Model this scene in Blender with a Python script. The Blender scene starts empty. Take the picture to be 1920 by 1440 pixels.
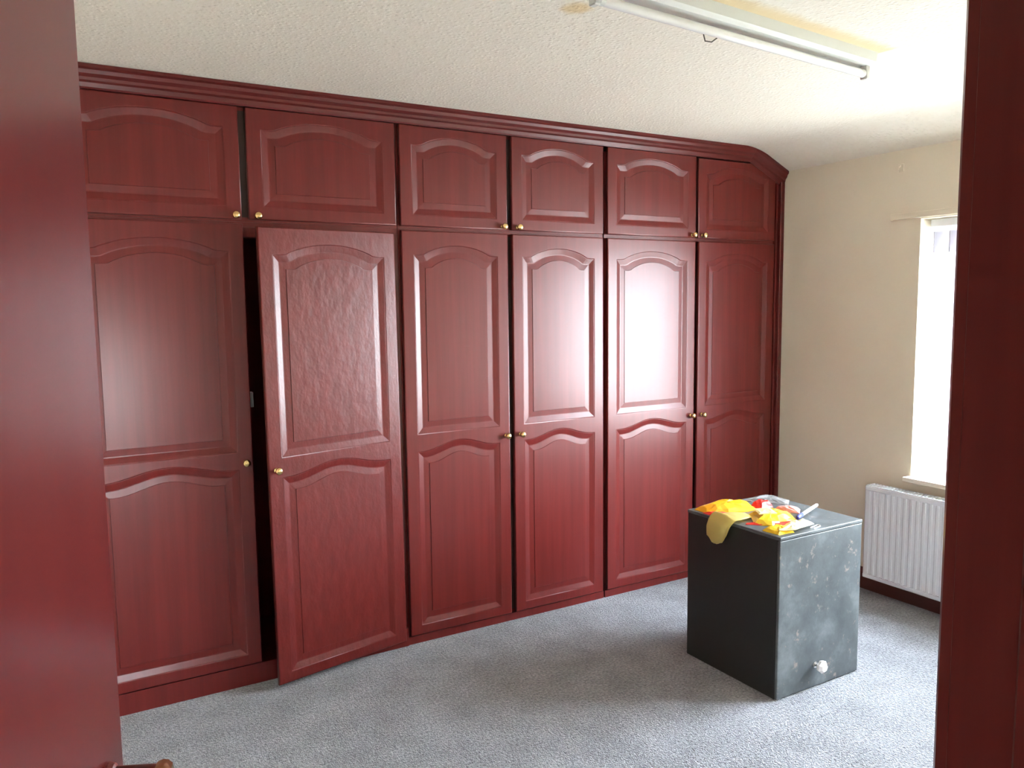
import bpy, bmesh, math, random
from mathutils import Vector, Matrix

random.seed(7)
sc = bpy.context.scene
COL = sc.collection
PI = math.pi

# ------------------------------------------------------------------ camera, sky, exposure
cam_data = bpy.data.cameras.new('camera')
cam_data.sensor_fit = 'HORIZONTAL'
cam_data.sensor_width = 36.0
cam_data.lens = 1496.0 / 1920.0 * 36.0
cam_data.clip_start = 0.01
cam = bpy.data.objects.new('camera', cam_data)
COL.objects.link(cam)
EYE = 1.525
_d = Vector((170.0, 14680.0, 1496.0)).normalized()          # world down, in camera axes
_x = Vector((2558.0, -182.0, 1496.0))
_x = (_x - _d * _x.dot(_d)).normalized()                    # wardrobe direction
_y = _d.cross(_x)
if _y.z < 0:
    _y = -_y
Rw = Matrix((_x, _y, -_d))
cr, cu, cb = Rw @ Vector((1, 0, 0)), -(Rw @ Vector((0, 1, 0))), -(Rw @ Vector((0, 0, 1)))
cam.matrix_world = Matrix(((cr.x, cu.x, cb.x, 0), (cr.y, cu.y, cb.y, 0), (cr.z, cu.z, cb.z, EYE), (0, 0, 0, 1)))
sc.camera = cam

sc.view_settings.view_transform = 'Standard'
sc.view_settings.look = 'None'
sc.view_settings.gamma = 1.0
sc.view_settings.use_curve_mapping = False
sc.view_settings.exposure = 1.9
SKY = 14.0

world = bpy.data.worlds.new('overcast_sky')
sc.world = world
world.use_nodes = True
wn = world.node_tree.nodes
wl = world.node_tree.links
wn.clear()
w_out = wn.new('ShaderNodeOutputWorld')
w_bg = wn.new('ShaderNodeBackground')
w_tc = wn.new('ShaderNodeTexCoord')
w_sep = wn.new('ShaderNodeSeparateXYZ')
w_ramp = wn.new('ShaderNodeValToRGB')
w_map = wn.new('ShaderNodeMapRange')
w_map.inputs['From Min'].default_value = -1
w_map.inputs['From Max'].default_value = 1
wl.new(w_tc.outputs['Generated'], w_sep.inputs[0])
wl.new(w_sep.outputs['Z'], w_map.inputs['Value'])
wl.new(w_map.outputs[0], w_ramp.inputs[0])
el = w_ramp.color_ramp.elements
el[0].position = 0.0
el[0].color = (0.22, 0.225, 0.22, 1)
el[1].position = 1.0
el[1].color = (1.25, 1.38, 1.58, 1)
e = el.new(0.40); e.color = (0.34, 0.35, 0.35, 1)
e = el.new(0.455); e.color = (1.40, 1.46, 1.52, 1)
e = el.new(0.52); e.color = (0.90, 0.96, 1.04, 1)
e = el.new(0.60); e.color = (1.25, 1.36, 1.50, 1)
wl.new(w_ramp.outputs[0], w_bg.inputs['Color'])
w_bg.inputs['Strength'].default_value = SKY
wl.new(w_bg.outputs[0], w_out.inputs[0])

# ------------------------------------------------------------------ room numbers
YD = 0.30            # room side of the door wall
YH = 0.18            # hall side of the door wall
YB = 3.80            # wall behind the wardrobes
YF = 3.20            # front of the wardrobe doors
XL = -0.32           # left wall
XR = 3.68            # window wall
ZC = 2.356           # flat ceiling
ZS = 2.245           # height where the sloping ceiling meets the window wall
XS = 3.43            # where the slope starts
WIN_Y0, WIN_Y1, WIN_Z0, WIN_Z1 = 0.68, 2.36, 0.635, 1.905
JX0, JX1 = -0.240, 0.524    # doorway
DOOR_H = 2.03
HALL_Y = -1.75

# ------------------------------------------------------------------ material helpers
def new_mat(name):
    m = bpy.data.materials.new(name)
    m.use_nodes = True
    nt = m.node_tree
    b = nt.nodes['Principled BSDF']
    return m, nt, b


def N(nt, kind, **kw):
    n = nt.nodes.new(kind)
    for k, v in kw.items():
        if k in n.inputs:
            n.inputs[k].default_value = v
        else:
            setattr(n, k, v)
    return n


def ramp(nt, fac, stops):
    r = nt.nodes.new('ShaderNodeValToRGB')
    e = r.color_ramp.elements
    e[0].position, e[0].color = stops[0][0], (*stops[0][1], 1)
    e[1].position, e[1].color = stops[-1][0], (*stops[-1][1], 1)
    for p, c in stops[1:-1]:
        q = e.new(p); q.color = (*c, 1)
    nt.links.new(fac, r.inputs[0])
    return r.outputs[0]


def coords(nt, scale, space='Object'):
    t = nt.nodes.new('ShaderNodeTexCoord')
    mp = nt.nodes.new('ShaderNodeMapping')
    mp.inputs['Scale'].default_value = scale
    nt.links.new(t.outputs[space], mp.inputs['Vector'])
    return mp.outputs[0]


def bump(nt, b, height, strength, dist):
    bp = nt.nodes.new('ShaderNodeBump')
    bp.inputs['Strength'].default_value = strength
    bp.inputs['Distance'].default_value = dist
    nt.links.new(height, bp.inputs['Height'])
    nt.links.new(bp.outputs[0], b.inputs['Normal'])
    return bp


def simple(name, col, rough=0.5, metal=0.0, spec=0.5):
    m, nt, b = new_mat(name)
    b.inputs['Base Color'].default_value = (*col, 1)
    b.inputs['Roughness'].default_value = rough
    b.inputs['Metallic'].default_value = metal
    b.inputs['Specular IOR Level'].default_value = spec
    return m


def wood(name, c0, c1, rough=(0.36, 0.42), stretch=(34, 34, 1.3), wob=0.10, spec=0.25, coat=0.40, blot=(5, 5, 3.2)):
    m, nt, b = new_mat(name)
    v = coords(nt, stretch)
    n = N(nt, 'ShaderNodeTexNoise', Scale=1.0, Detail=5.0, Roughness=0.6)
    nt.links.new(v, n.inputs['Vector'])
    nt.links.new(ramp(nt, n.outputs['Fac'], [(0.3, c0), (0.72, c1)]), b.inputs['Base Color'])
    v2 = coords(nt, blot)
    n2 = N(nt, 'ShaderNodeTexNoise', Scale=1.0, Detail=3.0, Roughness=0.55)
    nt.links.new(v2, n2.inputs['Vector'])
    mr = N(nt, 'ShaderNodeMapRange')
    mr.inputs['To Min'].default_value, mr.inputs['To Max'].default_value = rough
    nt.links.new(n2.outputs['Fac'], mr.inputs['Value'])
    nt.links.new(mr.outputs[0], b.inputs['Roughness'])
    b.inputs['Specular IOR Level'].default_value = spec
    b.inputs['Coat Weight'].default_value = coat
    b.inputs['Coat Roughness'].default_value = 0.25
    mix = N(nt, 'ShaderNodeMath', operation='MULTIPLY_ADD')
    nt.links.new(n2.outputs['Fac'], mix.inputs[0])
    mix.inputs[1].default_value = 3.0
    nt.links.new(n.outputs['Fac'], mix.inputs[2])
    bump(nt, b, mix.outputs[0], wob, 0.0011)
    return m


M = {}
M['mahogany'] = wood('mahogany', (0.104, 0.0082, 0.0070), (0.146, 0.0130, 0.0108))
M['mahogany_worn'] = wood('mahogany_worn', (0.104, 0.0082, 0.0070), (0.146, 0.0130, 0.0108),
                          rough=(0.36, 0.44), stretch=(30, 30, 9), wob=0.9, blot=(26, 26, 17))
M['door_wood'] = wood('door_wood', (0.066, 0.0066, 0.0064), (0.084, 0.0088, 0.0082), rough=(0.15, 0.20), wob=0.06)
M['frame_wood'] = wood('frame_wood', (0.085, 0.0110, 0.0095), (0.112, 0.0155, 0.0125), rough=(0.36, 0.44), wob=0.2)
M['skirting_wood'] = wood('skirting_wood', (0.090, 0.026, 0.021), (0.115, 0.035, 0.028), rough=(0.4, 0.5),
                          stretch=(20, 1.3, 20))
M['cornice_wood'] = wood('cornice_wood', (0.090, 0.0085, 0.0085), (0.130, 0.0140, 0.0125), rough=(0.30, 0.36),
                         stretch=(1.3, 34, 34))
M['shaded_inside'] = simple('shaded_inside', (0.030, 0.010, 0.008), 0.6)  # shade of the gaps between doors put into the colour
M['brass'] = simple('brass', (0.78, 0.55, 0.25), 0.22, 1.0)
M['white_enamel'] = simple('white_enamel', (0.77, 0.81, 0.86), 0.35)
M['upvc'] = simple('upvc', (0.82, 0.83, 0.84), 0.35)
M['cream_paint'] = simple('cream_paint', (0.80, 0.74, 0.60), 0.5)
M['grille_dark'] = simple('grille_dark', (0.25, 0.25, 0.26), 0.5)
M['lamp_metal'] = simple('lamp_metal', (0.66, 0.69, 0.66), 0.4)
M['lamp_plastic'] = simple('lamp_plastic', (0.62, 0.62, 0.59), 0.5)
M['wire'] = simple('wire', (0.10, 0.09, 0.07), 0.5)
M['chrome'] = simple('chrome', (0.80, 0.78, 0.78), 0.18, 1.0)
M['knob_white'] = simple('knob_white', (0.82, 0.78, 0.77), 0.25)
M['orange_film'] = simple('orange_film', (0.92, 0.42, 0.015), 0.28)
M['yellow_film'] = simple('yellow_film', (0.88, 0.56, 0.03), 0.3)
M['pale_film'] = simple('pale_film', (0.82, 0.70, 0.34), 0.3)
M['red_film'] = simple('red_film', (0.72, 0.03, 0.02), 0.3)
M['pink_paper'] = simple('pink_paper', (0.85, 0.38, 0.34), 0.4)
M['white_plastic'] = simple('white_plastic', (0.88, 0.90, 0.94), 0.25)
M['blue_plastic'] = simple('blue_plastic', (0.05, 0.07, 0.38), 0.3)

# fluorescent tube, switched off: white phosphor glass
M['tube_glass'] = simple('tube_glass', (0.88, 0.89, 0.88), 0.2)

# hanging glove: thin yellow latex that lets some light through
m, nt, b = new_mat('latex')
v = coords(nt, (1, 1, 1))
sep = N(nt, 'ShaderNodeSeparateXYZ')
nt.links.new(v, sep.inputs[0])
b.inputs['Base Color'].default_value = (0.78, 0.64, 0.22, 1)
b.inputs['Roughness'].default_value = 0.4
b.inputs['Subsurface Weight'].default_value = 0.0
tr = N(nt, 'ShaderNodeBsdfTranslucent')
tr.inputs['Color'].default_value = (0.85, 0.72, 0.26, 1)
mx = N(nt, 'ShaderNodeMixShader')
mx.inputs[0].default_value = 0.4
out = nt.nodes['Material Output']
nt.links.new(b.outputs[0], mx.inputs[1])
nt.links.new(tr.outputs[0], mx.inputs[2])
nt.links.new(mx.outputs[0], out.inputs['Surface'])
M['latex'] = m

# clear plastic sheet
m, nt, b = new_mat('clear_plastic')
tp = N(nt, 'ShaderNodeBsdfTransparent')
tp.inputs['Color'].default_value = (0.9, 0.9, 0.9, 1)
b.inputs['Base Color'].default_value = (0.55, 0.55, 0.55, 1)
b.inputs['Roughness'].default_value = 0.2
mx = N(nt, 'ShaderNodeMixShader')
mx.inputs[0].default_value = 0.42
nt.links.new(tp.outputs[0], mx.inputs[1])
nt.links.new(b.outputs[0], mx.inputs[2])
nt.links.new(mx.outputs[0], nt.nodes['Material Output'].inputs['Surface'])
M['clear_plastic'] = m

# window glass
m, nt, b = new_mat('window_glass')
tp = N(nt, 'ShaderNodeBsdfTransparent')
tp.inputs['Color'].default_value = (0.97, 0.98, 0.98, 1)
gl = N(nt, 'ShaderNodeBsdfGlossy', Roughness=0.02)
fr = N(nt, 'ShaderNodeFresnel', IOR=1.45)
gm_ = N(nt, 'ShaderNodeNewGeometry')
io = N(nt, 'ShaderNodeMapRange')            # the same 1.45 seen from either face of the pane
io.inputs['To Min'].default_value, io.inputs['To Max'].default_value = 1.45, 1 / 1.45
nt.links.new(gm_.outputs['Backfacing'], io.inputs['Value'])
nt.links.new(io.outputs[0], fr.inputs['IOR'])
mx = N(nt, 'ShaderNodeMixShader')
nt.links.new(fr.outputs[0], mx.inputs[0])
nt.links.new(tp.outputs[0], mx.inputs[1])
nt.links.new(gl.outputs[0], mx.inputs[2])
nt.links.new(mx.outputs[0], nt.nodes['Material Output'].inputs['Surface'])
M['window_glass'] = m

# blind fabric
m, nt, b = new_mat('blind_fabric')
b.inputs['Base Color'].default_value = (0.70, 0.69, 0.73, 1)
b.inputs['Roughness'].default_value = 0.8
tr = N(nt, 'ShaderNodeBsdfTranslucent')
tr.inputs['Color'].default_value = (0.90, 0.90, 0.92, 1)
mx = N(nt, 'ShaderNodeMixShader')
mx.inputs[0].default_value = 0.35
nt.links.new(b.outputs[0], mx.inputs[1])
nt.links.new(tr.outputs[0], mx.inputs[2])
nt.links.new(mx.outputs[0], nt.nodes['Material Output'].inputs['Surface'])
M['blind_fabric'] = m
M['pocket_fabric'] = simple('pocket_fabric', (0.40, 0.39, 0.44), 0.8)

# painted wall
m, nt, b = new_mat('wall_paint')
v = coords(nt, (1, 1, 1))
n = N(nt, 'ShaderNodeTexNoise', Scale=2.2, Detail=4.0)
nt.links.new(v, n.inputs['Vector'])
nt.links.new(ramp(nt, n.outputs['Fac'], [(0.3, (0.74, 0.675, 0.54)), (0.7, (0.78, 0.715, 0.58))]), b.inputs['Base Color'])
b.inputs['Roughness'].default_value = 0.7
n = N(nt, 'ShaderNodeTexNoise', Scale=120, Detail=3.0)
nt.links.new(v, n.inputs['Vector'])
bump(nt, b, n.outputs['Fac'], 0.15, 0.002)
M['wall_paint'] = m

# ceiling: stippled plaster with an old yellow mark beside the lamp
LAMP_A, LAMP_B = Vector((1.24, 1.705)), Vector((2.50, 1.818))
m, nt, b = new_mat('ceiling_plaster')
geo = N(nt, 'ShaderNodeNewGeometry')
v = geo.outputs['Position']
n = N(nt, 'ShaderNodeTexNoise', Scale=28, Detail=4.0, Roughness=0.6)
nt.links.new(v, n.inputs['Vector'])
base = ramp(nt, n.outputs['Fac'], [(0.25, (0.80, 0.765, 0.665)), (0.75, (0.84, 0.81, 0.72))])
# stain mask: band along the near edge of the lamp + a blob
u = (LAMP_B - LAMP_A).normalized()
nrm = Vector((u.y, -u.x))
def dotnode(vec, off):
    d = N(nt, 'ShaderNodeVectorMath', operation='DOT_PRODUCT')
    nt.links.new(v, d.inputs[0])
    d.inputs[1].default_value = (vec.x, vec.y, 0)
    s = N(nt, 'ShaderNodeMath', operation='SUBTRACT')
    nt.links.new(d.outputs['Value'], s.inputs[0])
    s.inputs[1].default_value = off
    return s.outputs[0]
def math2(op, a, c):
    k = N(nt, 'ShaderNodeMath', operation=op)
    for i, q in enumerate((a, c)):
        if isinstance(q, (int, float)):
            k.inputs[i].default_value = q
        else:
            nt.links.new(q, k.inputs[i])
    return k.outputs[0]
def smooth(val, a, c):
    k = N(nt, 'ShaderNodeMapRange', interpolation_type='SMOOTHSTEP')
    k.inputs['From Min'].default_value, k.inputs['From Max'].default_value = a, c
    nt.links.new(val, k.inputs['Value'])
    return k.outputs[0]
across = dotnode(nrm, nrm.dot(LAMP_A))
along = dotnode(u, u.dot(LAMP_A))
nb = N(nt, 'ShaderNodeTexNoise', Scale=14, Detail=3.0)
nt.links.new(v, nb.inputs['Vector'])
wobble = math2('MULTIPLY', math2('SUBTRACT', nb.outputs['Fac'], 0.5), 0.05)
across_w = math2('ADD', across, wobble)
band = math2('MULTIPLY', smooth(across_w, 0.115, 0.06), math2('MULTIPLY', smooth(across_w, -0.01, 0.02),
             math2('MULTIPLY', smooth(along, 0.1, 0.3), smooth(along, 1.285, 1.27))))
dist = N(nt, 'ShaderNodeVectorMath', operation='DISTANCE')
nt.links.new(v, dist.inputs[0])
dist.inputs[1].default_value = (1.37, 1.94, ZC)
blob = smooth(math2('ADD', dist.outputs['Value'], wobble), 0.060, 0.020)
stain = math2('MULTIPLY', math2('MAXIMUM', band, blob), 0.75)
mc = N(nt, 'ShaderNodeMix', data_type='RGBA')
nt.links.new(stain, mc.inputs['Factor'])
nt.links.new(base, mc.inputs[6])
mc.inputs[7].default_value = (0.70, 0.53, 0.25, 1)
nt.links.new(mc.outputs[2], b.inputs['Base Color'])
b.inputs['Roughness'].default_value = 0.75
vo = N(nt, 'ShaderNodeTexVoronoi', Scale=55.0)
nt.links.new(v, vo.inputs['Vector'])
n3 = N(nt, 'ShaderNodeTexNoise', Scale=75.0, Detail=3.0, Roughness=0.7)
nt.links.new(v, n3.inputs['Vector'])
hh = math2('ADD', math2('MULTIPLY', smooth(vo.outputs['Distance'], 0.45, 0.1), 0.6), n3.outputs['Fac'])
# the stipple fades out on the smooth strip round the lamp
plain = smooth(math2('ABSOLUTE', math2('SUBTRACT', across, -0.02), 0.0), 0.06, 0.13)
bump(nt, b, math2('MULTIPLY', hh, plain), 0.40, 0.006)
M['ceiling_plaster'] = m

# carpet
m, nt, b = new_mat('carpet')
v = coords(nt, (1, 1, 1))
n1 = N(nt, 'ShaderNodeTexNoise', Scale=95, Detail=3.0, Roughness=0.75)
n2 = N(nt, 'ShaderNodeTexNoise', Scale=6.5, Detail=4.0, Roughness=0.6)
n3 = N(nt, 'ShaderNodeTexVoronoi', Scale=190)
for k in (n1, n2, n3):
    nt.links.new(v, k.inputs['Vector'])
c1 = ramp(nt, n1.outputs['Fac'], [(0.30, (0.125, 0.133, 0.150)), (0.50, (0.305, 0.322, 0.346)), (0.70, (0.50, 0.525, 0.555))])
c2 = ramp(nt, n2.outputs['Fac'], [(0.32, (0.80, 0.80, 0.80)), (0.68, (1.12, 1.12, 1.12))])
mm = N(nt, 'ShaderNodeMix', data_type='RGBA', blend_type='MULTIPLY')
mm.inputs['Factor'].default_value = 1.0
nt.links.new(c1, mm.inputs[6])
nt.links.new(c2, mm.inputs[7])
nt.links.new(mm.outputs[2], b.inputs['Base Color'])
b.inputs['Roughness'].default_value = 0.95
b.inputs['Specular IOR Level'].default_value = 0.15
b.inputs['Sheen Weight'].default_value = 0.25
ad = N(nt, 'ShaderNodeMath', operation='MULTIPLY_ADD')
nt.links.new(n3.outputs['Distance'], ad.inputs[0])
ad.inputs[1].default_value = -0.7
nt.links.new(n1.outputs['Fac'], ad.inputs[2])
bump(nt, b, ad.outputs[0], 0.8, 0.012)
M['carpet'] = m

# old painted steel, scuffed and rusty; window light put into the lighter tone
m, nt, b = new_mat('lit_scuffed_steel')
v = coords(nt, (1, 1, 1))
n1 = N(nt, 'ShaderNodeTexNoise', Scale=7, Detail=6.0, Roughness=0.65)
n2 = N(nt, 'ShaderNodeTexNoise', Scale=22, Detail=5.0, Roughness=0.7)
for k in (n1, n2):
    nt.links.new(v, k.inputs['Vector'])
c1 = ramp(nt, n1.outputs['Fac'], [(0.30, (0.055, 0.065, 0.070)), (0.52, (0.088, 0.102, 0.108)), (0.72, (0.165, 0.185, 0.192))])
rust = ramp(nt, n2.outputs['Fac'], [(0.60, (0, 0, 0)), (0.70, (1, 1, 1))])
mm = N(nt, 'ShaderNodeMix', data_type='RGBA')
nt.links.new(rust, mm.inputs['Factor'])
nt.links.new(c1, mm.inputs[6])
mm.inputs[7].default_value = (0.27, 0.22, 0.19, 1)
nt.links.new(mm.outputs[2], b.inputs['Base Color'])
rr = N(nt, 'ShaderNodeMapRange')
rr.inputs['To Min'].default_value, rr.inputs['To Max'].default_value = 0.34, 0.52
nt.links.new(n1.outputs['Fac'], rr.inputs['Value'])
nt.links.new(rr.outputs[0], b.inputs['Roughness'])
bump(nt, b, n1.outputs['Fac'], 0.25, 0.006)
M['lit_scuffed_steel'] = m
M['shaded_steel'] = simple('shaded_steel', (0.016, 0.016, 0.016), 0.45)  # same cabinet paint, with the shade of its sides put into the colour
M['bare_edge'] = simple('bare_edge', (0.30, 0.31, 0.32), 0.35)

# ------------------------------------------------------------------ object helpers
def link(name, mesh, mat=None, parent=None, loc=(0, 0, 0), rot=(0, 0, 0)):
    o = bpy.data.objects.new(name, mesh)
    COL.objects.link(o)
    if parent:
        o.parent = parent
    o.location = loc
    o.rotation_euler = rot
    if mat and mesh is not None:
        if not mesh.materials:
            mesh.materials.append(mat)
    return o


def empty(name, loc=(0, 0, 0), rot=(0, 0, 0)):
    o = bpy.data.objects.new(name, None)
    o.empty_display_size = 0.1
    COL.objects.link(o)
    o.location = loc
    o.rotation_euler = rot
    return o


def tag(o, label=None, cat=None, group=None, kind=None):
    for k, v in (('label', label), ('category', cat), ('group', group), ('kind', kind)):
        if v:
            o[k] = v
    return o


def mesh_from(bm, name, smooth=False):
    me = bpy.data.meshes.new(name)
    bmesh.ops.recalc_face_normals(bm, faces=bm.faces)
    bm.to_mesh(me)
    bm.free()
    if smooth:
        for p in me.polygons:
            p.use_smooth = True
    return me


def add_box(bm, a, c, bev=0.0, seg=2):
    vs = bmesh.ops.create_cube(bm, size=1.0)['verts']
    for q in vs:
        q.co = Vector([a[i] + (q.co[i] + 0.5) * (c[i] - a[i]) for i in range(3)])
    if bev > 0:
        es = list({ed for q in vs for ed in q.link_edges})
        bmesh.ops.bevel(bm, geom=es, offset=bev, segments=seg, affect='EDGES', profile=0.5)


def box_mesh(name, *boxes, bev=0.0):
    bm = bmesh.new()
    for a, c in boxes:
        add_box(bm, a, c, bev)
    return mesh_from(bm, name)


def box(name, a, c, mat, parent=None, bev=0.0, **kw):
    return link(name, box_mesh(name, (a, c), bev=bev), mat, parent, **kw)


def prism(bm, pts, axis, a, c):
    """extrude a 2D outline along an axis from a to c"""
    def P(u, w, t):
        return {'x': (t, u, w), 'y': (u, t, w), 'z': (u, w, t)}[axis]
    v0 = [bm.verts.new(P(u, w, a)) for u, w in pts]
    v1 = [bm.verts.new(P(u, w, c)) for u, w in pts]
    bm.faces.new(v0)
    bm.faces.new(v1[::-1])
    n = len(pts)
    for i in range(n):
        bm.faces.new((v0[i], v0[(i + 1) % n], v1[(i + 1) % n], v1[i]))


def lathe(bm, prof, axis='z', seg=20, origin=(0, 0, 0)):
    rings = []
    o = Vector(origin)
    for r, t in prof:
        ring = []
        for k in range(seg):
            a = 2 * PI * k / seg
            p = (r * math.cos(a), r * math.sin(a))
            co = {'z': (p[0], p[1], t), 'y': (p[0], t, p[1]), 'x': (t, p[0], p[1])}[axis]
            ring.append(bm.verts.new(o + Vector(co)))
        rings.append(ring)
    for i in range(len(rings) - 1):
        for k in range(seg):
            bm.faces.new((rings[i][k], rings[i][(k + 1) % seg], rings[i + 1][(k + 1) % seg], rings[i + 1][k]))
    bm.faces.new(rings[0][::-1])
    bm.faces.new(rings[-1])


def tube(bm, pts, r, seg=8):
    pts = [Vector(p) for p in pts]
    rings = []
    for i, p in enumerate(pts):
        t = (pts[min(i + 1, len(pts) - 1)] - pts[max(i - 1, 0)]).normalized()
        s = t.cross(Vector((0, 0, 1)))
        if s.length < 1e-3:
            s = t.cross(Vector((1, 0, 0)))
        s.normalize()
        q = s.cross(t)
        rr = r[i] if isinstance(r, (list, tuple)) else r
        rings.append([bm.verts.new(p + (s * math.cos(2 * PI * k / seg) + q * math.sin(2 * PI * k / seg)) * rr) for k in range(seg)])
    for i in range(len(rings) - 1):
        for k in range(seg):
            bm.faces.new((rings[i][k], rings[i][(k + 1) % seg], rings[i + 1][(k + 1) % seg], rings[i + 1][k]))
    bm.faces.new(rings[0][::-1])
    bm.faces.new(rings[-1])


# ------------------------------------------------------------------ room shell
FX0, FX1 = -2.2, XR + 0.3
tag(box('floor', (FX0, HALL_Y - 0.2, -0.12), (FX1, YB + 0.2, 0.0), M['carpet']), 'blue-grey flecked carpet covering the floor', kind='structure')

bm = bmesh.new()
add_box(bm, (FX0, HALL_Y - 0.2, ZC), (XS - 0.11, YB + 0.2, ZC + 0.15))
CV = 0.11
k_ = (ZC - ZS) / (XR - XS)
cove = []
for i in range(13):
    q = i / 12
    p0, p1, p2 = Vector((XS - CV, ZC)), Vector((XS, ZC)), Vector((XS + CV, ZC - k_ * CV))
    w_ = p0 * (1 - q) ** 2 + p1 * 2 * q * (1 - q) + p2 * q * q
    cove.append((w_.x, w_.y))
prism(bm, cove + [(XR, ZS), (FX1, ZS), (FX1, ZC + 0.15), (XS - CV, ZC + 0.15)], 'y', HALL_Y - 0.2, YB + 0.2)
tag(link('ceiling', mesh_from(bm, 'ceiling'), M['ceiling_plaster']), 'cream stippled ceiling sloping down to the window wall', kind='structure')

tag(box('wall_back', (XL - 0.15, YB, 0), (XR, YB + 0.15, ZC), M['wall_paint']), kind='structure')
tag(box('wall_left', (XL - 0.15, YH, 0), (XL, YB, ZC), M['wall_paint']), kind='structure')
# door wall
bm = bmesh.new()
LIN = 0.03
add_box(bm, (XL, YH, 0), (JX0 - LIN, YD, ZC))
add_box(bm, (JX1 + LIN, YH, 0), (XR, YD, ZC))
add_box(bm, (JX0 - LIN, YH, DOOR_H + LIN), (JX1 + LIN, YD, ZC))
tag(link('wall_front', mesh_from(bm, 'wall_front'), M['wall_paint']), kind='structure')
# window wall
bm = bmesh.new()
WX1 = XR + 0.28
add_box(bm, (XR, WIN_Y1, 0), (WX1, YB + 0.15, ZS))
add_box(bm, (XR, YH, 0), (WX1, WIN_Y0, ZS))
add_box(bm, (XR, WIN_Y0, 0), (WX1, WIN_Y1, WIN_Z0))
add_box(bm, (XR, WIN_Y0, WIN_Z1), (WX1, WIN_Y1, ZS))
tag(link('wall_right', mesh_from(bm, 'wall_right'), M['wall_paint']), 'cream painted wall with the window', kind='structure')
# hall behind the camera
tag(box('wall_hall_left', (-1.35, HALL_Y, 0), (-1.2, YH, ZC), M['wall_paint']), kind='structure')
tag(box('wall_hall_right', (1.6, HALL_Y, 0), (1.75, YH, ZC), M['wall_paint']), kind='structure')
tag(box('wall_hall_front', (-1.2, YH, 0), (XL - 0.15, YD, ZC), M['wall_paint']), kind='structure')
HW = (0.25, 1.45, 0.25, 1.30)
bm = bmesh.new()
add_box(bm, (-1.35, HALL_Y - 0.15, 0), (HW[0], HALL_Y, ZC))
add_box(bm, (HW[1], HALL_Y - 0.15, 0), (1.75, HALL_Y, ZC))
add_box(bm, (HW[0], HALL_Y - 0.15, 0), (HW[1], HALL_Y, HW[2]))
add_box(bm, (HW[0], HALL_Y - 0.15, HW[3]), (HW[1], HALL_Y, ZC))
tag(link('wall_hall_back', mesh_from(bm, 'wall_hall_back'), M['wall_paint']), kind='structure')
# low landing window added behind the camera for glare on the left wardrobe
hw = empty('added_window_2', (HW[0], HALL_Y - 0.1, HW[2]))
tag(hw, kind='structure')
W_, H_ = HW[1] - HW[0], HW[3] - HW[2]
fm = box_mesh('window_frame', ((0, -0.03, 0), (W_, 0.03, 0.05)), ((0, -0.03, H_ - 0.05), (W_, 0.03, H_)),
              ((0, -0.03, 0.05), (0.05, 0.03, H_ - 0.05)), ((W_ - 0.05, -0.03, 0.05), (W_, 0.03, H_ - 0.05)))
link('window_frame', fm, M['upvc'], hw)
box('pane', (0.05, -0.004, 0.05), (W_ - 0.05, 0.004, H_ - 0.05), M['window_glass'], hw)

# skirting boards
def skirt(name, a, c, axis, face):
    """moulded board; a..c along axis, face = coordinate of the wall face, dirn = into room"""
    bm = bmesh.new()
    f, d = face
    pr = [(f, 0), (f + d * 0.018, 0), (f + d * 0.018, 0.085), (f + d * 0.012, 0.098), (f + d * 0.006, 0.108), (f, 0.110)]
    if axis == 'y':
        prism(bm, pr, 'y', a, c)
    else:
        prism(bm, pr, 'x', a, c)
    return tag(link(name, mesh_from(bm, name), M['skirting_wood']), 'dark brown skirting board', kind='structure')
skirt('baseboard_right', YD, YF + 0.02, 'y', (XR, -1))
skirt('baseboard_front', JX1 + 0.09, XR - 0.02, 'x', (YD, 1))
skirt('baseboard_left', YD + 0.02, YF + 0.02, 'y', (XL, 1))

# ------------------------------------------------------------------ window, sill, blind, radiator
win = empty('window_1', (XR + 0.20, WIN_Y0, WIN_Z0))
tag(win, 'bright window with white frame behind vertical blinds', kind='structure')
WW, WH = WIN_Y1 - WIN_Y0, WIN_Z1 - WIN_Z0
fw = 0.06
mid = WW * 0.5
fm = box_mesh('window_frame', ((-0.035, 0, 0), (0.035, WW, fw)), ((-0.035, 0, WH - fw), (0.035, WW, WH)),
              ((-0.035, 0, fw), (0.035, fw, WH - fw)), ((-0.035, WW - fw, fw), (0.035, WW, WH - fw)),
              ((-0.035, mid - 0.035, fw), (0.035, mid + 0.035, WH - fw)), bev=0.004)
link('window_frame', fm, M['upvc'], win)
for y0, y1 in ((fw, mid - 0.035), (mid + 0.035, WW - fw)):
    box('pane', (-0.004, y0, fw), (0.004, y1, WH - fw), M['window_glass'], win)
bm = bmesh.new()
add_box(bm, (-0.20, 0.0, -0.012), (-0.035, WW, 0.010))
add_box(bm, (-0.255, -0.03, -0.012), (-0.20, WW + 0.012, 0.010), 0.004)
link('window_sill', mesh_from(bm, 'window_sill'), M['cream_paint'], win)

blind = empty('vertical_blind', (XR + 0.085, WIN_Y0 + 0.01, WIN_Z0))
tag(blind, 'white fabric vertical blind in the window recess, open in the middle, right-end slats added', 'blind')
BL = WW - 0.02
bm = bmesh.new()
add_box(bm, (-0.022, 0, WH - 0.040), (0.022, BL, WH - 0.004), 0.004)
link('head_rail', mesh_from(bm, 'head_rail'), M['white_enamel'], blind)
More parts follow.
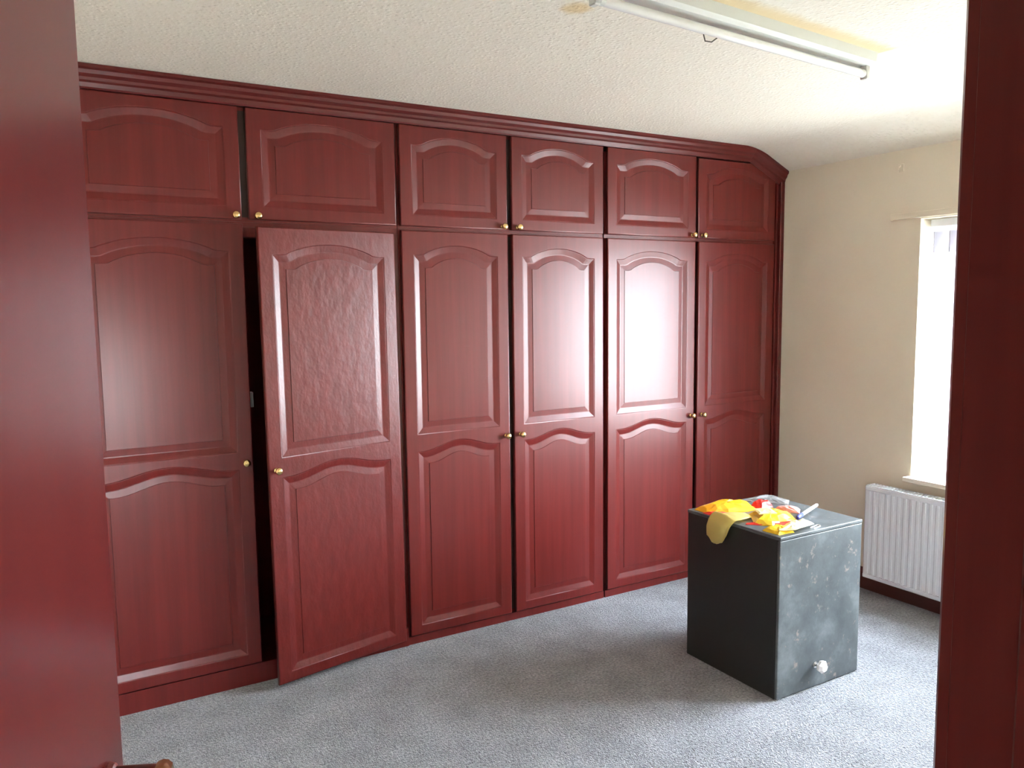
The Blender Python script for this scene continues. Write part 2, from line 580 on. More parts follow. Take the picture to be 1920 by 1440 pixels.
# one slat: slightly curved strip with a hanger tab and a bottom weight
SW, SH = 0.089, WH - 0.085
bm = bmesh.new()
nu = 6
ang = 0.5
front, back = [], []
for k in range(nu + 1):
    t = k / nu - 0.5
    yy = t * SW
    xx = 0.006 * (1 - (2 * t) ** 2)
    front.append((xx, yy)); back.append((xx - 0.0012, yy))
prism(bm, front + back[::-1], 'z', 0.022, 0.022 + SH)
slat_me = mesh_from(bm, 'slat')
bm = bmesh.new()
prism(bm, [(0.008, -SW * 0.46), (0.008, SW * 0.46), (-0.003, SW * 0.46), (-0.003, -SW * 0.46)], 'z', 0.014, 0.044)
weight_me = mesh_from(bm, 'bottom_weight')
bm = bmesh.new()
prism(bm, [(0.0075, -SW * 0.49), (0.0075, SW * 0.49), (-0.0025, SW * 0.49), (-0.0025, -SW * 0.49)], 'z', 0.022 + SH - 0.10, 0.022 + SH)
pocket_me = mesh_from(bm, 'top_pocket')
bm = bmesh.new()
add_box(bm, (0.001, -0.012, 0.022 + SH - 0.006), (0.006, 0.012, WH - 0.040), 0.001, 1)
hang_me = mesh_from(bm, 'hanger')
spots = [(BL - 0.055 - 0.078 * i, 54) for i in range(5)] + [(0.055 + 0.078 * i, 12) for i in range(4)]
for y, turn in spots:                        # open in the middle; unseen right-end slats added to narrow the daylight
    s = link('slat', slat_me, M['blind_fabric'], blind, (0, y, 0), (0, 0, math.radians(turn + random.uniform(-5, 5))))
    link('bottom_weight', weight_me, M['blind_fabric'], s)
    link('top_pocket', pocket_me, M['pocket_fabric'], s)
    link('hanger', hang_me, M['white_enamel'], s)

# batten at the head of the window (old curtain pelmet board)
bt = box('wall_batten', (XR - 0.012, WIN_Y0 - 0.14, 1.910), (XR, 2.515, 1.940), M['wall_paint'], bev=0.003)
tag(bt, 'thin cream painted batten fixed to the wall above the window', 'batten')

rad = empty('radiator', (XR, 2.10, 0.0))
tag(rad, 'white panel radiator on the wall under the window', 'radiator')
RL, RZ0, RZ1 = 0.44, 0.095, 0.575
prof = []
ribs = 12
mrg = 0.022
pitch = (RL - 2 * mrg) / ribs
pts = [(0.0, 0.0), (0.0 + 0.006, 0.006)]
face = [(-0.098, 0.0), (-0.102, 0.006), (-0.102, mrg)]
for k in range(ribs):
    y0 = mrg + k * pitch
    face += [(-0.102, y0 + pitch * 0.15), (-0.0995, y0 + pitch * 0.32), (-0.0995, y0 + pitch * 0.68), (-0.102, y0 + pitch * 0.85)]
face += [(-0.102, RL - mrg), (-0.102, RL - 0.006), (-0.098, RL)]
backp = [(-0.085, RL), (-0.085, 0.0)]
bm = bmesh.new()
prism(bm, face + backp, 'z', RZ0 + 0.022, RZ1 - 0.022)
link('front_panel', mesh_from(bm, 'front_panel'), M['white_enamel'], rad)
for z0, z1 in ((RZ0, RZ0 + 0.024), (RZ1 - 0.024, RZ1)):
    box('panel_seam', (-0.104, 0.0, z0), (-0.084, RL, z1), M['white_enamel'], rad, bev=0.006)
bm = bmesh.new()
add_box(bm, (-0.050, 0.004, RZ0), (-0.032, RL - 0.004, RZ1), 0.005)
link('rear_panel', mesh_from(bm, 'rear_panel'), M['white_enamel'], rad)
for y in (0.0, RL - 0.003):
    box('side_panel', (-0.086, y, RZ0 + 0.02), (-0.030, y + 0.003, RZ1 + 0.003), M['white_enamel'], rad, bev=0.001)
bm = bmesh.new()
add_box(bm, (-0.100, 0.003, RZ1), (-0.096, RL - 0.003, RZ1 + 0.004))
add_box(bm, (-0.036, 0.003, RZ1), (-0.032, RL - 0.003, RZ1 + 0.004))
for k in range(24):
    y = 0.006 + k * (RL - 0.018) / 23
    add_box(bm, (-0.096, y, RZ1), (-0.036, y + 0.008, RZ1 + 0.003))
g = link('top_grille', mesh_from(bm, 'top_grille'), M['white_enamel'], rad)
for y in (0.08, RL - 0.08):
    box('bracket', (-0.032, y - 0.012, 0.16), (0.0, y + 0.012, 0.50), M['white_enamel'], rad, bev=0.002)
bm = bmesh.new()
tube(bm, [(-0.06, 0.03, RZ0 + 0.01), (-0.06, 0.03, 0.0)], 0.0075, 10)
link('pipe', mesh_from(bm, 'pipe'), M['white_enamel'], rad)

# ------------------------------------------------------------------ wardrobe doors
def arch_loop(x0, x1, z0, zs, za, kind, n=28):
    """counter-clockwise outline of a panel with a straight foot and an arched head"""
    pts = [(x0, z0), (x1, z0)]
    w = x1 - x0
    for k in range(n + 1):
        s = 1 - 2 * k / n
        if kind == 'round':          # flat shoulders, then a round arch
            q = max(0.0, 1 - (s / 0.80) ** 2)
            h = q ** 0.85
        else:                         # soft wave
            q = min(1.0, abs(s) / 0.92)
            h = 0.5 + 0.5 * math.cos(PI * q)
        pts.append((x0 + w * (0.5 + 0.5 * s), zs + (za - zs) * h))
    return pts


def frame_mesh(name, w, h, holes, t=0.020, bev=0.005):
    """door frame: slab w x h with arched openings, rounded edges; face at y=0, back at y=t"""
    cu = bpy.data.curves.new('tmp', 'CURVE')
    cu.dimensions = '2D'
    cu.fill_mode = 'BOTH'
    cu.extrude = t / 2 - bev
    cu.bevel_depth = bev
    cu.bevel_resolution = 2
    cu.offset = -bev
    for loop in [[(0, 0), (w, 0), (w, h), (0, h)]] + [l[::-1] for l in holes]:
        sp = cu.splines.new('POLY')
        sp.points.add(len(loop) - 1)
        for p, (x, z) in zip(sp.points, loop):
            p.co = (x, z, 0, 1)
        sp.use_cyclic_u = True
    o = bpy.data.objects.new('tmp', cu)
    COL.objects.link(o)
    dg = bpy.context.evaluated_depsgraph_get()
    me = bpy.data.meshes.new_from_object(o.evaluated_get(dg))
    me.name = name
    bpy.data.objects.remove(o)
    bpy.data.curves.remove(cu)
    me.transform(Matrix(((1, 0, 0, 0), (0, 0, 1, t / 2), (0, 1, 0, 0), (0, 0, 0, 1))))
    me.flip_normals()
    bm = bmesh.new()
    bm.from_mesh(me)
    bmesh.ops.remove_doubles(bm, verts=bm.verts, dist=1e-5)
    bmesh.ops.recalc_face_normals(bm, faces=bm.faces)
    bm.to_mesh(me)
    bm.free()
    me.materials.clear()
    return me


def panel_mesh(name, args, kind):
    """raised and fielded panel filling one opening"""
    x0, x1, z0, zs, za = args
    bm = bmesh.new()
    rings = []
    for d, y in ((-0.004, 0.016), (-0.004, 0.0025), (0.001, 0.0025), (0.024, 0.0088), (0.028, 0.0090), (0.052, 0.0074), (0.0532, 0.0052)):
        loop = arch_loop(x0 + d, x1 - d, z0 + d, zs - d, za - d, kind)
        rings.append([bm.verts.new((x, y, z)) for x, z in loop])
    n = len(rings[0])
    for i in range(len(rings) - 1):
        for k in range(n):
            bm.faces.new((rings[i][k], rings[i][(k + 1) % n], rings[i + 1][(k + 1) % n], rings[i + 1][k]))
    bm.faces.new(rings[-1])
    bm.faces.new(rings[0][::-1])
    return mesh_from(bm, name)


bm = bmesh.new()
lathe(bm, [(0.011, 0.0), (0.011, -0.003), (0.0065, -0.005), (0.006, -0.012), (0.009, -0.016), (0.0135, -0.020),
           (0.0150, -0.025), (0.0130, -0.030), (0.007, -0.033)], 'y', 18)
KNOB = mesh_from(bm, 'knob', True)

SIDE = 0.058


def make_door(parent, name, x, z, w, h, spec, knob, mat, hinge='l', swing=0.0, sag=0.0):
    """spec: list of (z0, zs, za, kind) openings in door heights; knob=(x,z)"""
    holes, pans = [], []
    for z0, zs, za, kind in spec:
        a = (SIDE, w - SIDE, z0, zs, za)
        holes.append(arch_loop(*a, kind))
        pans.append((a, kind))
    hx = 0.0 if hinge == 'l' else w
    d = empty('tmp')
    bpy.data.objects.remove(d)
    fm_ = frame_mesh(name, w, h, holes)
    fm_.transform(Matrix.Translation((-hx, 0, 0)))
    o = link(name, fm_, mat, parent, (x + hx, 0, z), (0, sag, swing))
    for a, kind in pans:
        pm = panel_mesh('raised_panel', a, kind)
        pm.transform(Matrix.Translation((-hx, 0, 0)))
        link('raised_panel', pm, mat, o)
    k = link('knob', KNOB, M['brass'], o, (knob[0] - hx, 0, knob[1]))
    return o


ZL0, ZL1 = 0.042, 1.838        # lower doors
ZU0, ZU1 = 1.856, 2.278        # upper doors
units = [
    ((0.065, 0.690), (0.716, 1.322), 'double wardrobe at the left end with its right door standing ajar',
     'double top cupboard at the left end, above the open wardrobe door'),
    ((1.342, 1.866), (1.889, 2.412), 'double wardrobe in the middle of the row, both doors shut',
     'double top cupboard above the middle wardrobe'),
    ((2.438, 3.020), (3.042, 3.622), 'double wardrobe at the right end beside the cream window wall',
     'double top cupboard under the clipped corner of the cornice at the right end'),
]
low_spec = lambda: [(0.045, 0.830, 0.868, 'wave'), (0.913, 1.690, 1.733, 'round')]
up_spec = lambda: [(0.050, 0.338, 0.380, 'round')]
units_done = []
for ui, (a, c, lab_low, lab_up) in enumerate(units):
    x0 = a[0] - (0.010 if ui == 0 else 0.008)
    x1 = c[1] + 0.010
    T = 0.018
    # lower wardrobe
    t = empty('wardrobe', (0, YF, 0))
    tag(t, lab_low, 'wardrobe', 'fitted double wardrobes')
    units_done.append(t)
    mid_x = (a[1] + c[0]) / 2
    y0, y1 = 0.0215, 0.560
    link('carcass', box_mesh('carcass', ((x0, y0, ZL0 - 0.010), (x0 + T, y1, 1.8465)), ((x1 - T, y0, ZL0 - 0.010), (x1, y1, 1.8465)),
         ((x0 + T, y0, ZL0 - 0.010), (x1 - T, y1, ZL0 + 0.010)), ((x0 + T, y0, 1.828), (x1 - T, y1, 1.8465)),
         ((x0 + T, y1 - 0.01, ZL0 + 0.010), (x1 - T, y1, 1.828))), M['mahogany'], t)
    if ui:
        box('centre_post', (mid_x - 0.03, y0, ZL0 + 0.010), (mid_x + 0.03, y0 + 0.018, 1.828), M['shaded_inside'], t)
    box('plinth', (x0, 0.006 if ui == 0 else 0.012, 0.0), (x1, 0.0215, ZL0 + (0.040 if ui == 0 else -0.006)), M['mahogany'], t)
    mats = ['mahogany', 'mahogany_worn' if ui == 0 else 'mahogany']
    kz = 0.865
    wl_, wr_ = a[1] - a[0], c[1] - c[0]
    bots = {0: 0.045, 1: 0.0, 2: 0.0}[ui]
    if ui == 0:
        box('top_rail', (x0 + T, y0 - 0.001, 1.790), (x1 - T, y0 + 0.017, 1.8275), M['mahogany'], t)
        sp = [(0.045, 0.795, 0.833, 'wave'), (0.868, 1.645, 1.688, 'round')]
        make_door(t, 'door', a[0], ZL0 + 0.045, wl_, ZL1 - ZL0 - 0.045, sp, (wl_ - 0.030, 0.825), M[mats[0]], 'l')
        make_door(t, 'door', c[0], ZL0 - 0.014, wr_, ZL1 - ZL0, low_spec(), (0.030, kz), M[mats[1]], 'r', math.radians(11.2), math.radians(-0.4))
        # magnetic catch on the edge of the left door side
        ca = box('catch', (a[1] - 0.006, 0.024, 1.125), (a[1] + 0.016, 0.050, 1.185), M['grille_dark'], t, bev=0.002)
    else:
        make_door(t, 'door', a[0], ZL0, wl_, ZL1 - ZL0, low_spec(), (wl_ - 0.022, kz), M[mats[0]], 'l', math.radians(-0.2))
        make_door(t, 'door', c[0], ZL0, wr_, ZL1 - ZL0, low_spec(), (0.034, kz), M[mats[1]], 'r', math.radians(0.3))
    # top cupboard
    t = empty('top_cupboard', (0, YF, ZU0 - 0.0090))
    tag(t, lab_up, 'cupboard', 'fitted double top cupboards')
    b0 = 0.0
    hgt = ZU1 - ZU0 + (0.014 if ui < 2 else -0.010)
    link('carcass', box_mesh('carcass', ((x0, y0, 0), (x0 + T, y1, hgt)), ((x1 - T, y0, 0), (x1, y1, hgt)),
         ((x0 + T, y0, 0), (x1 - T, y1, T)), ((x0 + T, y0, hgt - T), (x1 - T, y1, hgt)),
         ((x0 + T, y1 - 0.01, T), (x1 - T, y1, hgt - T))), M['mahogany'], t)
    box('centre_post', (mid_x - 0.03, y0, T), (mid_x + 0.03, y0 + 0.018, hgt - T), M['shaded_inside'], t)
    make_door(t, 'door', a[0], 0.009, wl_, ZU1 - ZU0, up_spec(), (wl_ - 0.026, 0.014), M['mahogany'], 'l', math.radians([0.5, 0.1, -0.2][ui]))
    make_door(t, 'door', c[0], 0.009, wr_, ZU1 - ZU0 - (0.005 if ui == 2 else 0), up_spec(), (0.030, 0.014), M['mahogany'], 'r', math.radians([-0.2, 0.2, -0.4][ui]))

# filler at the left end
t = box('end_panel', (XL + 0.001, YF + 0.012, 0), (0.052, YF + 0.032, 2.285), M['mahogany'])
t.parent = units_done[0]
t.location = (0, -YF, 0)
# right-hand stile against the window wall
t = box('end_stile', (3.636, YF + 0.004, 0), (XR - 0.0005, YF + 0.030, 2.235), M['mahogany'], bev=0.004)
t.parent = units_done[2]
t.location = (0, -YF, 0)

# cornice: moulded run with a mitred piece following the ceiling slope and an upright end strip
cor = empty('cornice', (0, YF, ZC))
tag(cor, 'moulded mahogany cornice along the ceiling above the top cupboards', 'cornice')
cp = [(0.04, 0.0), (-0.042, 0.0), (-0.042, -0.012), (-0.034, -0.018), (-0.030, -0.030), (-0.020, -0.040),
      (-0.018, -0.050), (-0.010, -0.056), (-0.006, -0.070), (-0.002, -0.076), (0.04, -0.076)]
slope = Vector((XR - XS, ZS - ZC))
sl = slope.length
sdir = slope / sl
bm = bmesh.new()
def cor_pts(px, pz, across):
    return [bm.verts.new((px + across.x * (-q), p, pz + across.y * (-q))) for p, q in cp]
# mitred sweep: left end -> corner -> window wall -> down
path = [(XL + 0.001, -0.001), (XS, -0.001), (XR - 0.001, ZS - ZC - 0.001), (XR - 0.001, -1.2)]
dn0 = Vector((0, -1))
dn1 = Vector((sdir.y, -sdir.x))
if dn1.y > 0:
    dn1 = -dn1
def mitre(n1, n2):
    h = (n1 + n2).normalized()
    return h / h.dot(n1)
ringsC = [cor_pts(path[0][0], path[0][1], dn0), cor_pts(path[1][0], path[1][1], mitre(dn0, dn1)),
          cor_pts(path[2][0], path[2][1], dn1)]
# square the lower end of the sloping piece to the wall
for vtx, (p, q) in zip(ringsC[2], cp):
    k = (XR - 0.001 - vtx.co.x) / sdir.x
    vtx.co.x += sdir.x * k
    vtx.co.z += sdir.y * k
n = len(cp)
for i in range(2):
    for k in range(n):
        bm.faces.new((ringsC[i][k], ringsC[i][(k + 1) % n], ringsC[i + 1][(k + 1) % n], ringsC[i + 1][k]))
bm.faces.new(ringsC[0])
bm.faces.new(ringsC[2][::-1])
link('moulding', mesh_from(bm, 'moulding'), M['cornice_wood'], cor)
bm = bmesh.new()
prism(bm, [(XR - 0.030, -0.012), (XR - 0.026, -0.018), (XR - 0.004, -0.018), (XR - 0.001, -0.012), (XR - 0.001, 0.004), (XR - 0.030, 0.004)], 'z', -ZC + 0.001, ZS - ZC - 0.06)
link('edge_strip', mesh_from(bm, 'edge_strip'), M['cornice_wood'], cor)

# ------------------------------------------------------------------ entrance door, handle and frame
LEAF_W, LEAF_H, LEAF_T = 0.735, 2.0, 0.040
HEAD = math.radians(23.0)
leaf = link('door_1', box_mesh('door_1', ((0, 0, 0.008), (LEAF_W, LEAF_T, 0.008 + LEAF_H)), bev=0.003), M['door_wood'], None,
            (JX0 + 0.004, YD + 0.004, 0), (0, 0, PI / 2 - HEAD))
tag(leaf, 'plain mahogany room door standing open on the left', kind='structure')
hd = empty('lever_handle', (LEAF_W - 0.050, 0.0, 1.018))
hd.parent = leaf
bm = bmesh.new()
lathe(bm, [(0.014, 0.0), (0.014, -0.003), (0.012, -0.008), (0.009, -0.010), (0.008, -0.050), (0.007, -0.052)], 'y', 24)
link('rose', mesh_from(bm, 'rose', False), M['frame_wood'], hd)
bm = bmesh.new()
tube(bm, [(0.012, -0.055, -0.004), (0.004, -0.058, 0.0), (-0.02, -0.060, 0.002), (-0.06, -0.058, 0.0), (-0.10, -0.052, -0.004), (-0.115, -0.046, -0.008)],
     [0.006, 0.0105, 0.0105, 0.0095, 0.008, 0.005], 12)
link('lever', mesh_from(bm, 'lever', True), M['brass'], hd)
bm = bmesh.new()
for z in (0.25, 1.0, 1.75):
    add_box(bm, (-0.004, -0.006, z), (0.030, 0.0, z + 0.09), 0.001, 1)
    tube(bm, [(-0.003, -0.006, z), (-0.003, -0.006, z + 0.09)], 0.005, 10)
h_ = link('hinge', mesh_from(bm, 'hinge'), M['brass'], leaf)

# door lining with stop, and architraves
bm = bmesh.new()
add_box(bm, (JX1, YH - 0.002, 0), (JX1 + LIN, YD + 0.002, DOOR_H + LIN), 0.0006, 1)
add_box(bm, (JX0 - LIN, YH - 0.002, 0), (JX0, YD + 0.002, DOOR_H + LIN), 0.0006, 1)
add_box(bm, (JX0, YH - 0.002, DOOR_H), (JX1, YD + 0.002, DOOR_H + LIN), 0.002, 1)
tag(link('trim_1', mesh_from(bm, 'trim_1'), M['frame_wood']), 'dark mahogany door lining', kind='structure')
bm = bmesh.new()
add_box(bm, (JX1 - 0.012, YH + 0.02, 0), (JX1, YD - 0.046, DOOR_H - 0.012), 0.002, 1)
add_box(bm, (JX0, YH + 0.02, 0), (JX0 + 0.012, YD - 0.046, DOOR_H - 0.012), 0.002, 1)
add_box(bm, (JX0, YH + 0.02, DOOR_H - 0.012), (JX1, YD - 0.046, DOOR_H), 0.002, 1)
tag(link('trim_2', mesh_from(bm, 'trim_2'), M['frame_wood']), 'door stop bead inside the lining', kind='structure')
def architrave(name, y, d):
    bm = bmesh.new()
    pr = lambda s, x: [(x, y), (x, y + d * 0.008), (x + s * 0.008, y + d * 0.014), (x + s * 0.045, y + d * 0.018), (x + s * 0.055, y + d * 0.010), (x + s * 0.055, y)]
    prism(bm, pr(1, JX1 + 0.001), 'z', 0, DOOR_H + 0.006)
    prism(bm, pr(-1, JX0 - 0.001), 'z', 0, DOOR_H + 0.006)
    add_box(bm, (JX0 - 0.061, min(y, y + d * 0.016), DOOR_H + 0.006), (JX1 + 0.061, max(y, y + d * 0.016), DOOR_H + 0.061), 0.003, 1)
    return tag(link(name, mesh_from(bm, name), M['frame_wood']), 'mahogany architrave round the doorway', kind='structure')
architrave('trim_3', YD + 0.002, 1)
architrave('trim_4', YH - 0.002, -1)

# ------------------------------------------------------------------ steel chest
CX0, CX1, CY0, CY1, CH = 2.33, 2.805, 2.0, 2.495, 0.640
ch = empty('steel_cabinet', ((CX0 + CX1) / 2, (CY0 + CY1) / 2, 0))
tag(ch, 'scuffed black steel cabinet standing on the carpet near the radiator', 'cabinet')
hx, hy = (CX1 - CX0) / 2, (CY1 - CY0) / 2
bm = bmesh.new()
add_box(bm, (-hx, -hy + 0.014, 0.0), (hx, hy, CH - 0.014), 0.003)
link('body', mesh_from(bm, 'body'), M['shaded_steel'], ch)
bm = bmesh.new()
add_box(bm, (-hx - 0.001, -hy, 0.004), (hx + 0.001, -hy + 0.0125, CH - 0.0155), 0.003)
link('front_panel', mesh_from(bm, 'front_panel'), M['lit_scuffed_steel'], ch)
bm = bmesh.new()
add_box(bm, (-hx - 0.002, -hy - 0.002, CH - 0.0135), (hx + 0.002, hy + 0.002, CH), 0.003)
lid = link('lid', mesh_from(bm, 'lid'), M['lit_scuffed_steel'], ch)
# knob: faceted pale knob on a round plate
kn = empty('knob', (2.548 - (CX0 + CX1) / 2, -hy, 0.095))
kn.parent = ch
kn['label'] = 'pale faceted knob'
bm = bmesh.new()
lathe(bm, [(0.013, 0.0), (0.013, -0.004), (0.006, -0.006), (0.006, -0.020)], 'y', 16, (-0.006, 0, 0))
link('knob_stem', mesh_from(bm, 'knob_stem'), M['chrome'], kn)
bm = bmesh.new()
lathe(bm, [(0.012, -0.016), (0.024, -0.022), (0.026, -0.034), (0.016, -0.044)], 'y', 7, (0, 0, 0))
link('knob_head', mesh_from(bm, 'knob_head'), M['knob_white'], kn)

# things lying on the chest
def packet(name, outline, z0, thick, mat, jit=0.004, cuts=3, seed=1, puff=1.0, sub=True):
    """crumpled film packet from a plan outline: closed pillow with creases"""
    rnd = random.Random(seed)
    bm = bmesh.new()
    cx = sum(p[0] for p in outline) / len(outline)
    cy = sum(p[1] for p in outline) / len(outline)
    # subdivided outline
    ring = []
    for i, p in enumerate(outline):
        q = outline[(i + 1) % len(outline)]
        for k in range(cuts):
            t = k / cuts
            ring.append((p[0] + (q[0] - p[0]) * t, p[1] + (q[1] - p[1]) * t))
    levels = [1.0, 0.82, 0.55, 0.28]
    def layer(sign):
        rows = []
        for li, s in enumerate(levels):
            row = []
            for (x, y) in ring:
                hgt = thick * (1 - s ** 3) * puff
                if sign > 0:
                    zz = z0 + 0.002 + hgt + (rnd.uniform(-jit, jit) if li else rnd.uniform(0, jit * 0.6))
                    zz = max(zz, z0 + 0.002)
                else:
                    zz = z0
                jx = rnd.uniform(-jit, jit) * 0.7
                row.append(bm.verts.new((cx + (x - cx) * s + jx, cy + (y - cy) * s + rnd.uniform(-jit, jit) * 0.7, zz)))
            rows.append(row)
        c = bm.verts.new((cx, cy, z0 + (0.002 + thick * puff if sign > 0 else 0)))
        n = len(ring)
        for i in range(len(rows) - 1):
            for k in range(n):
                f = (rows[i][k], rows[i][(k + 1) % n], rows[i + 1][(k + 1) % n], rows[i + 1][k])
                bm.faces.new(f if sign > 0 else f[::-1])
        for k in range(n):
            f = (rows[-1][k], rows[-1][(k + 1) % n], c)
            bm.faces.new(f if sign > 0 else f[::-1])
        return rows[0]
    top = layer(1)
    bot = layer(-1)
    n = len(top)
    for k in range(n):
        bm.faces.new((top[k], bot[k], bot[(k + 1) % n], top[(k + 1) % n]))
    return link(name, mesh_from(bm, name), mat)

ZT = CH
o = packet('plastic_sheet', [(2.63, 2.47), (2.79, 2.485), (2.80, 2.36), (2.735, 2.31), (2.675, 2.38)], ZT, 0.012, M['clear_plastic'], 0.005, 3, 3)
tag(o, 'crumpled clear plastic sheet on the back of the black cabinet top', 'plastic sheet')
o = packet('orange_packet', [(2.345, 2.47), (2.50, 2.485), (2.60, 2.40), (2.56, 2.32), (2.42, 2.35), (2.345, 2.40)], ZT, 0.034, M['orange_film'], 0.004, 3, 5)
tag(o, 'bright orange film packet at the left back corner of the black cabinet', 'packet')
bm = bmesh.new()
rd = o
st = packet('red_seal', [(2.338, 2.415), (2.40, 2.365), (2.42, 2.345), (2.36, 2.345), (2.334, 2.38)], ZT, 0.008, M['red_film'], 0.002, 2, 9)
st.parent = o
o = packet('yellow_packet', [(2.385, 2.175), (2.475, 2.29), (2.60, 2.30), (2.62, 2.20), (2.56, 2.12), (2.42, 2.12)], ZT, 0.028, M['yellow_film'], 0.005, 3, 11)
tag(o, 'crumpled yellow packet with a white label in the middle of the cabinet top', 'packet')
lb = packet('white_label', [(2.43, 2.195), (2.475, 2.265), (2.545, 2.245), (2.50, 2.165)], ZT + 0.030, 0.004, M['pale_film'], 0.002, 2, 13)
lb.parent = o
o2 = packet('red_edge', [(2.355, 2.195), (2.37, 2.205), (2.45, 2.14), (2.56, 2.115), (2.555, 2.10), (2.44, 2.11)], ZT, 0.006, M['red_film'], 0.002, 2, 15)
o2.parent = o
o = packet('red_wrapper', [(2.56, 2.36), (2.61, 2.39), (2.66, 2.35), (2.64, 2.31), (2.58, 2.315)], ZT + 0.004, 0.026, M['red_film'], 0.004, 2, 17)
tag(o, 'small crumpled red wrapper behind the yellow packet', 'wrapper')
o = packet('pink_card', [(2.645, 2.30), (2.70, 2.295), (2.715, 2.23), (2.66, 2.19), (2.63, 2.24)], ZT, 0.016, M['pink_paper'], 0.003, 2, 19)
tag(o, 'folded pink card piece to the right of the red wrapper', 'card')
o = packet('small_orange_packet', [(2.345, 2.10), (2.42, 2.115), (2.47, 2.075), (2.43, 2.02), (2.35, 2.025)], ZT, 0.016, M['yellow_film'], 0.003, 3, 21)
tag(o, 'small orange packet at the front left corner of the cabinet top', 'packet')
o = packet('cream_packet', [(2.36, 2.035), (2.46, 2.085), (2.57, 2.085), (2.55, 2.03), (2.42, 2.008)], ZT + 0.012, 0.012, M['pale_film'], 0.004, 3, 23)
tag(o, 'cream coloured wrapper lying at the front edge of the cabinet top', 'wrapper')
# white pen and silver clip
pen = empty('white_pen', (2.545, 2.105, ZT + 0.020))
tag(pen, 'white stick pen with a blue end lying across the wrappers', 'pen')
pd = (Vector((2.79, 2.205, ZT + 0.018)) - Vector((2.545, 2.105, ZT + 0.020)))
bm = bmesh.new()
tube(bm, [pd * 0.24, pd * 0.26, pd * 0.6, pd * 0.96, pd], [0.006, 0.0075, 0.0075, 0.007, 0.004], 10)
link('barrel', mesh_from(bm, 'barrel', True), M['white_plastic'], pen)
bm = bmesh.new()
tube(bm, [pd * 0.0, pd * 0.02, pd * 0.24], [0.005, 0.0085, 0.0085], 10)
link('cap', mesh_from(bm, 'cap', True), M['blue_plastic'], pen)
bm = bmesh.new()
tube(bm, [(0, 0, 0), (0.055, 0.012, 0.0), (0.060, 0.004, 0.0), (0.052, -0.004, 0), (0.004, -0.014, 0)], 0.0022, 8)
o = link('wire_clip', mesh_from(bm, 'wire_clip'), M['chrome'], None, (2.525, 2.025, ZT + 0.0022))
tag(o, 'small silver wire clip beside the cream wrapper', 'clip')

# yellow glove/pouch hanging over the left edge
bm = bmesh.new()
nu, nv = 14, 22
# profile: lies on top from x=2.50 to the edge, bends over, hangs down to z=0.535
path = []
pl = [(2.425, 2.262, ZT + 0.010), (2.39, 2.268, ZT + 0.014), (2.355, 2.275, ZT + 0.014), (2.325, 2.283, ZT + 0.010), (2.308, 2.290, ZT - 0.012),
      (2.304, 2.300, ZT - 0.045), (2.305, 2.312, ZT - 0.082), (2.309, 2.320, ZT - 0.098)]
hw = [0.034, 0.048, 0.056, 0.058, 0.058, 0.056, 0.044, 0.014]
def lerp_path(t):
    s = t * (len(pl) - 1)
    i = min(int(s), len(pl) - 2)
    f = s - i
    return Vector(pl[i]).lerp(Vector(pl[i + 1]), f), hw[i] * (1 - f) + hw[i + 1] * f
grid = []
rnd = random.Random(31)
for j in range(nv + 1):
    p, w = lerp_path(j / nv)
    row = []
    for i in range(nu + 1):
        s = i / nu * 2 - 1
        bulge = 0.010 * (1 - s * s)
        off = Vector((-bulge if j > nv * 0.5 else -0.3 * bulge, s * w, (bulge if j <= nv * 0.5 else 0) + rnd.uniform(-0.0012, 0.0012)))
        off.z += 0.006 * (s + 1) if j > nv * 0.4 else 0.0
        row.append(bm.verts.new(p + off))
    grid.append(row)
for j in range(nv):
    for i in range(nu):
        bm.faces.new((grid[j][i], grid[j][i + 1], grid[j + 1][i + 1], grid[j + 1][i]))
gm = mesh_from(bm, 'yellow_pouch', True)
o = link('yellow_pouch', gm, M['latex'])
sd = o.modifiers.new('thickness', 'SOLIDIFY')
sd.thickness = 0.0025
sd.offset = 1.0
tag(o, 'pale yellow plastic pouch hanging over the left edge of the black cabinet', 'pouch')

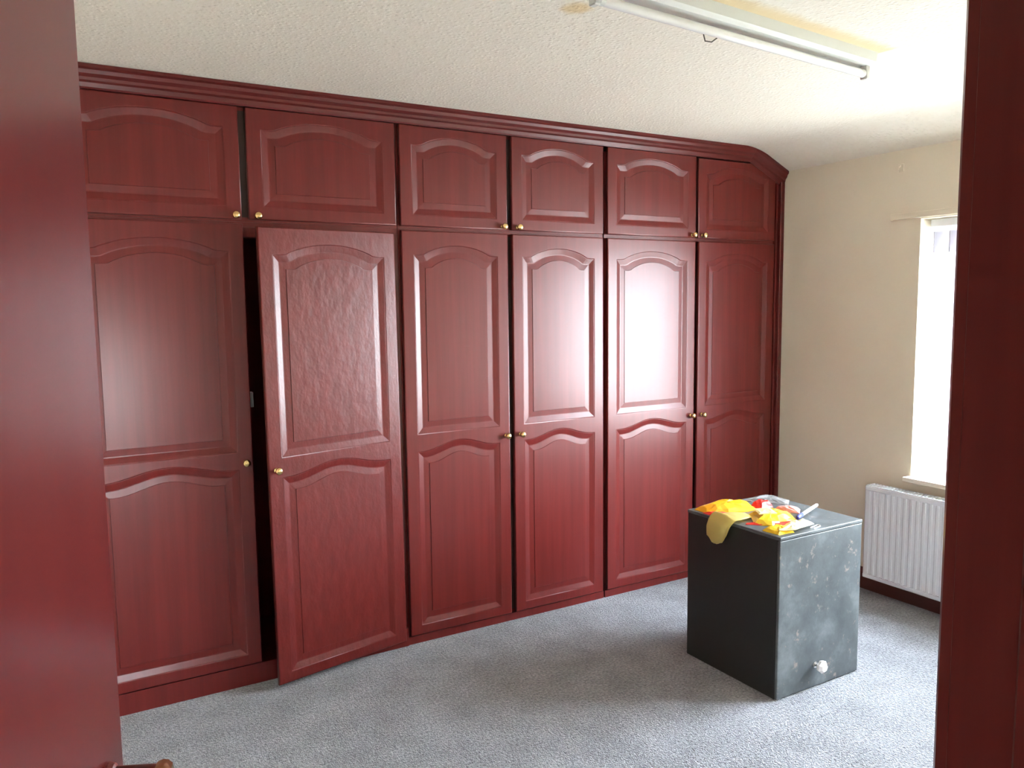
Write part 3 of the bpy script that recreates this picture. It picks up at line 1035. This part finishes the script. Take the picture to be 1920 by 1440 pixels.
# ------------------------------------------------------------------ ceiling lamp, wire and wall hook
lamp_mid = (LAMP_A + LAMP_B) / 2
LL = (LAMP_B - LAMP_A).length
lamp = empty('fluorescent_batten', (lamp_mid.x, lamp_mid.y, ZC), (0, 0, math.atan2(u.y, u.x)))
tag(lamp, 'white fluorescent batten lamp fixed to the ceiling', 'lamp')
bm = bmesh.new()
prism(bm, [(-0.034, 0.0), (-0.030, -0.030), (-0.022, -0.042), (0.022, -0.042), (0.030, -0.030), (0.034, 0.0)], 'x', -LL / 2, LL / 2)
link('housing', mesh_from(bm, 'housing'), M['lamp_metal'], lamp)
for s in (-1, 1):
    bm = bmesh.new()
    add_box(bm, (-0.010, -0.013, -0.085), (0.010, 0.013, -0.040), 0.003, 1)
    link('lamp_holder', mesh_from(bm, 'lamp_holder'), M['lamp_plastic'], lamp, (s * (LL / 2 - 0.018), 0, 0))
bm = bmesh.new()
lathe(bm, [(0.012, -LL / 2 + 0.028), (0.013, -LL / 2 + 0.030), (0.013, LL / 2 - 0.030), (0.012, LL / 2 - 0.028)], 'x', 18, (0, 0, -0.067))
link('tube', mesh_from(bm, 'tube', True), M['tube_glass'], lamp)
for s in (-1, 1):
    bm = bmesh.new()
    lathe(bm, [(0.0135, -0.008), (0.0135, 0.008)], 'x', 18)
    link('tube_cap', mesh_from(bm, 'tube_cap'), M['lamp_metal'], lamp, (s * (LL / 2 - 0.040), 0, -0.067))

bm = bmesh.new()
tube(bm, [(0, 0, 0), (0.006, 0.004, -0.020), (0.02, 0.012, -0.034), (0.045, 0.010, -0.034), (0.062, 0.0, -0.020), (0.068, -0.004, 0)], 0.0022, 8)
o = link('ceiling_hook', mesh_from(bm, 'ceiling_hook', True), M['wire'], None, (1.80, 1.885, ZC))
tag(o, 'thin dark wire loop hanging from the ceiling beside the lamp', 'hook')

bm = bmesh.new()
add_box(bm, (-0.004, -0.016, -0.020), (0.0, 0.016, 0.020), 0.002, 1)
tube(bm, [(-0.004, 0, 0.010), (-0.016, 0, 0.0), (-0.020, 0, -0.012), (-0.014, 0, -0.020)], 0.003, 8)
o = link('wall_hook', mesh_from(bm, 'wall_hook'), M['cream_paint'], None, (XR, 2.473, 2.16))
tag(o, 'small painted-over hook high on the cream wall above the radiator', 'hook')
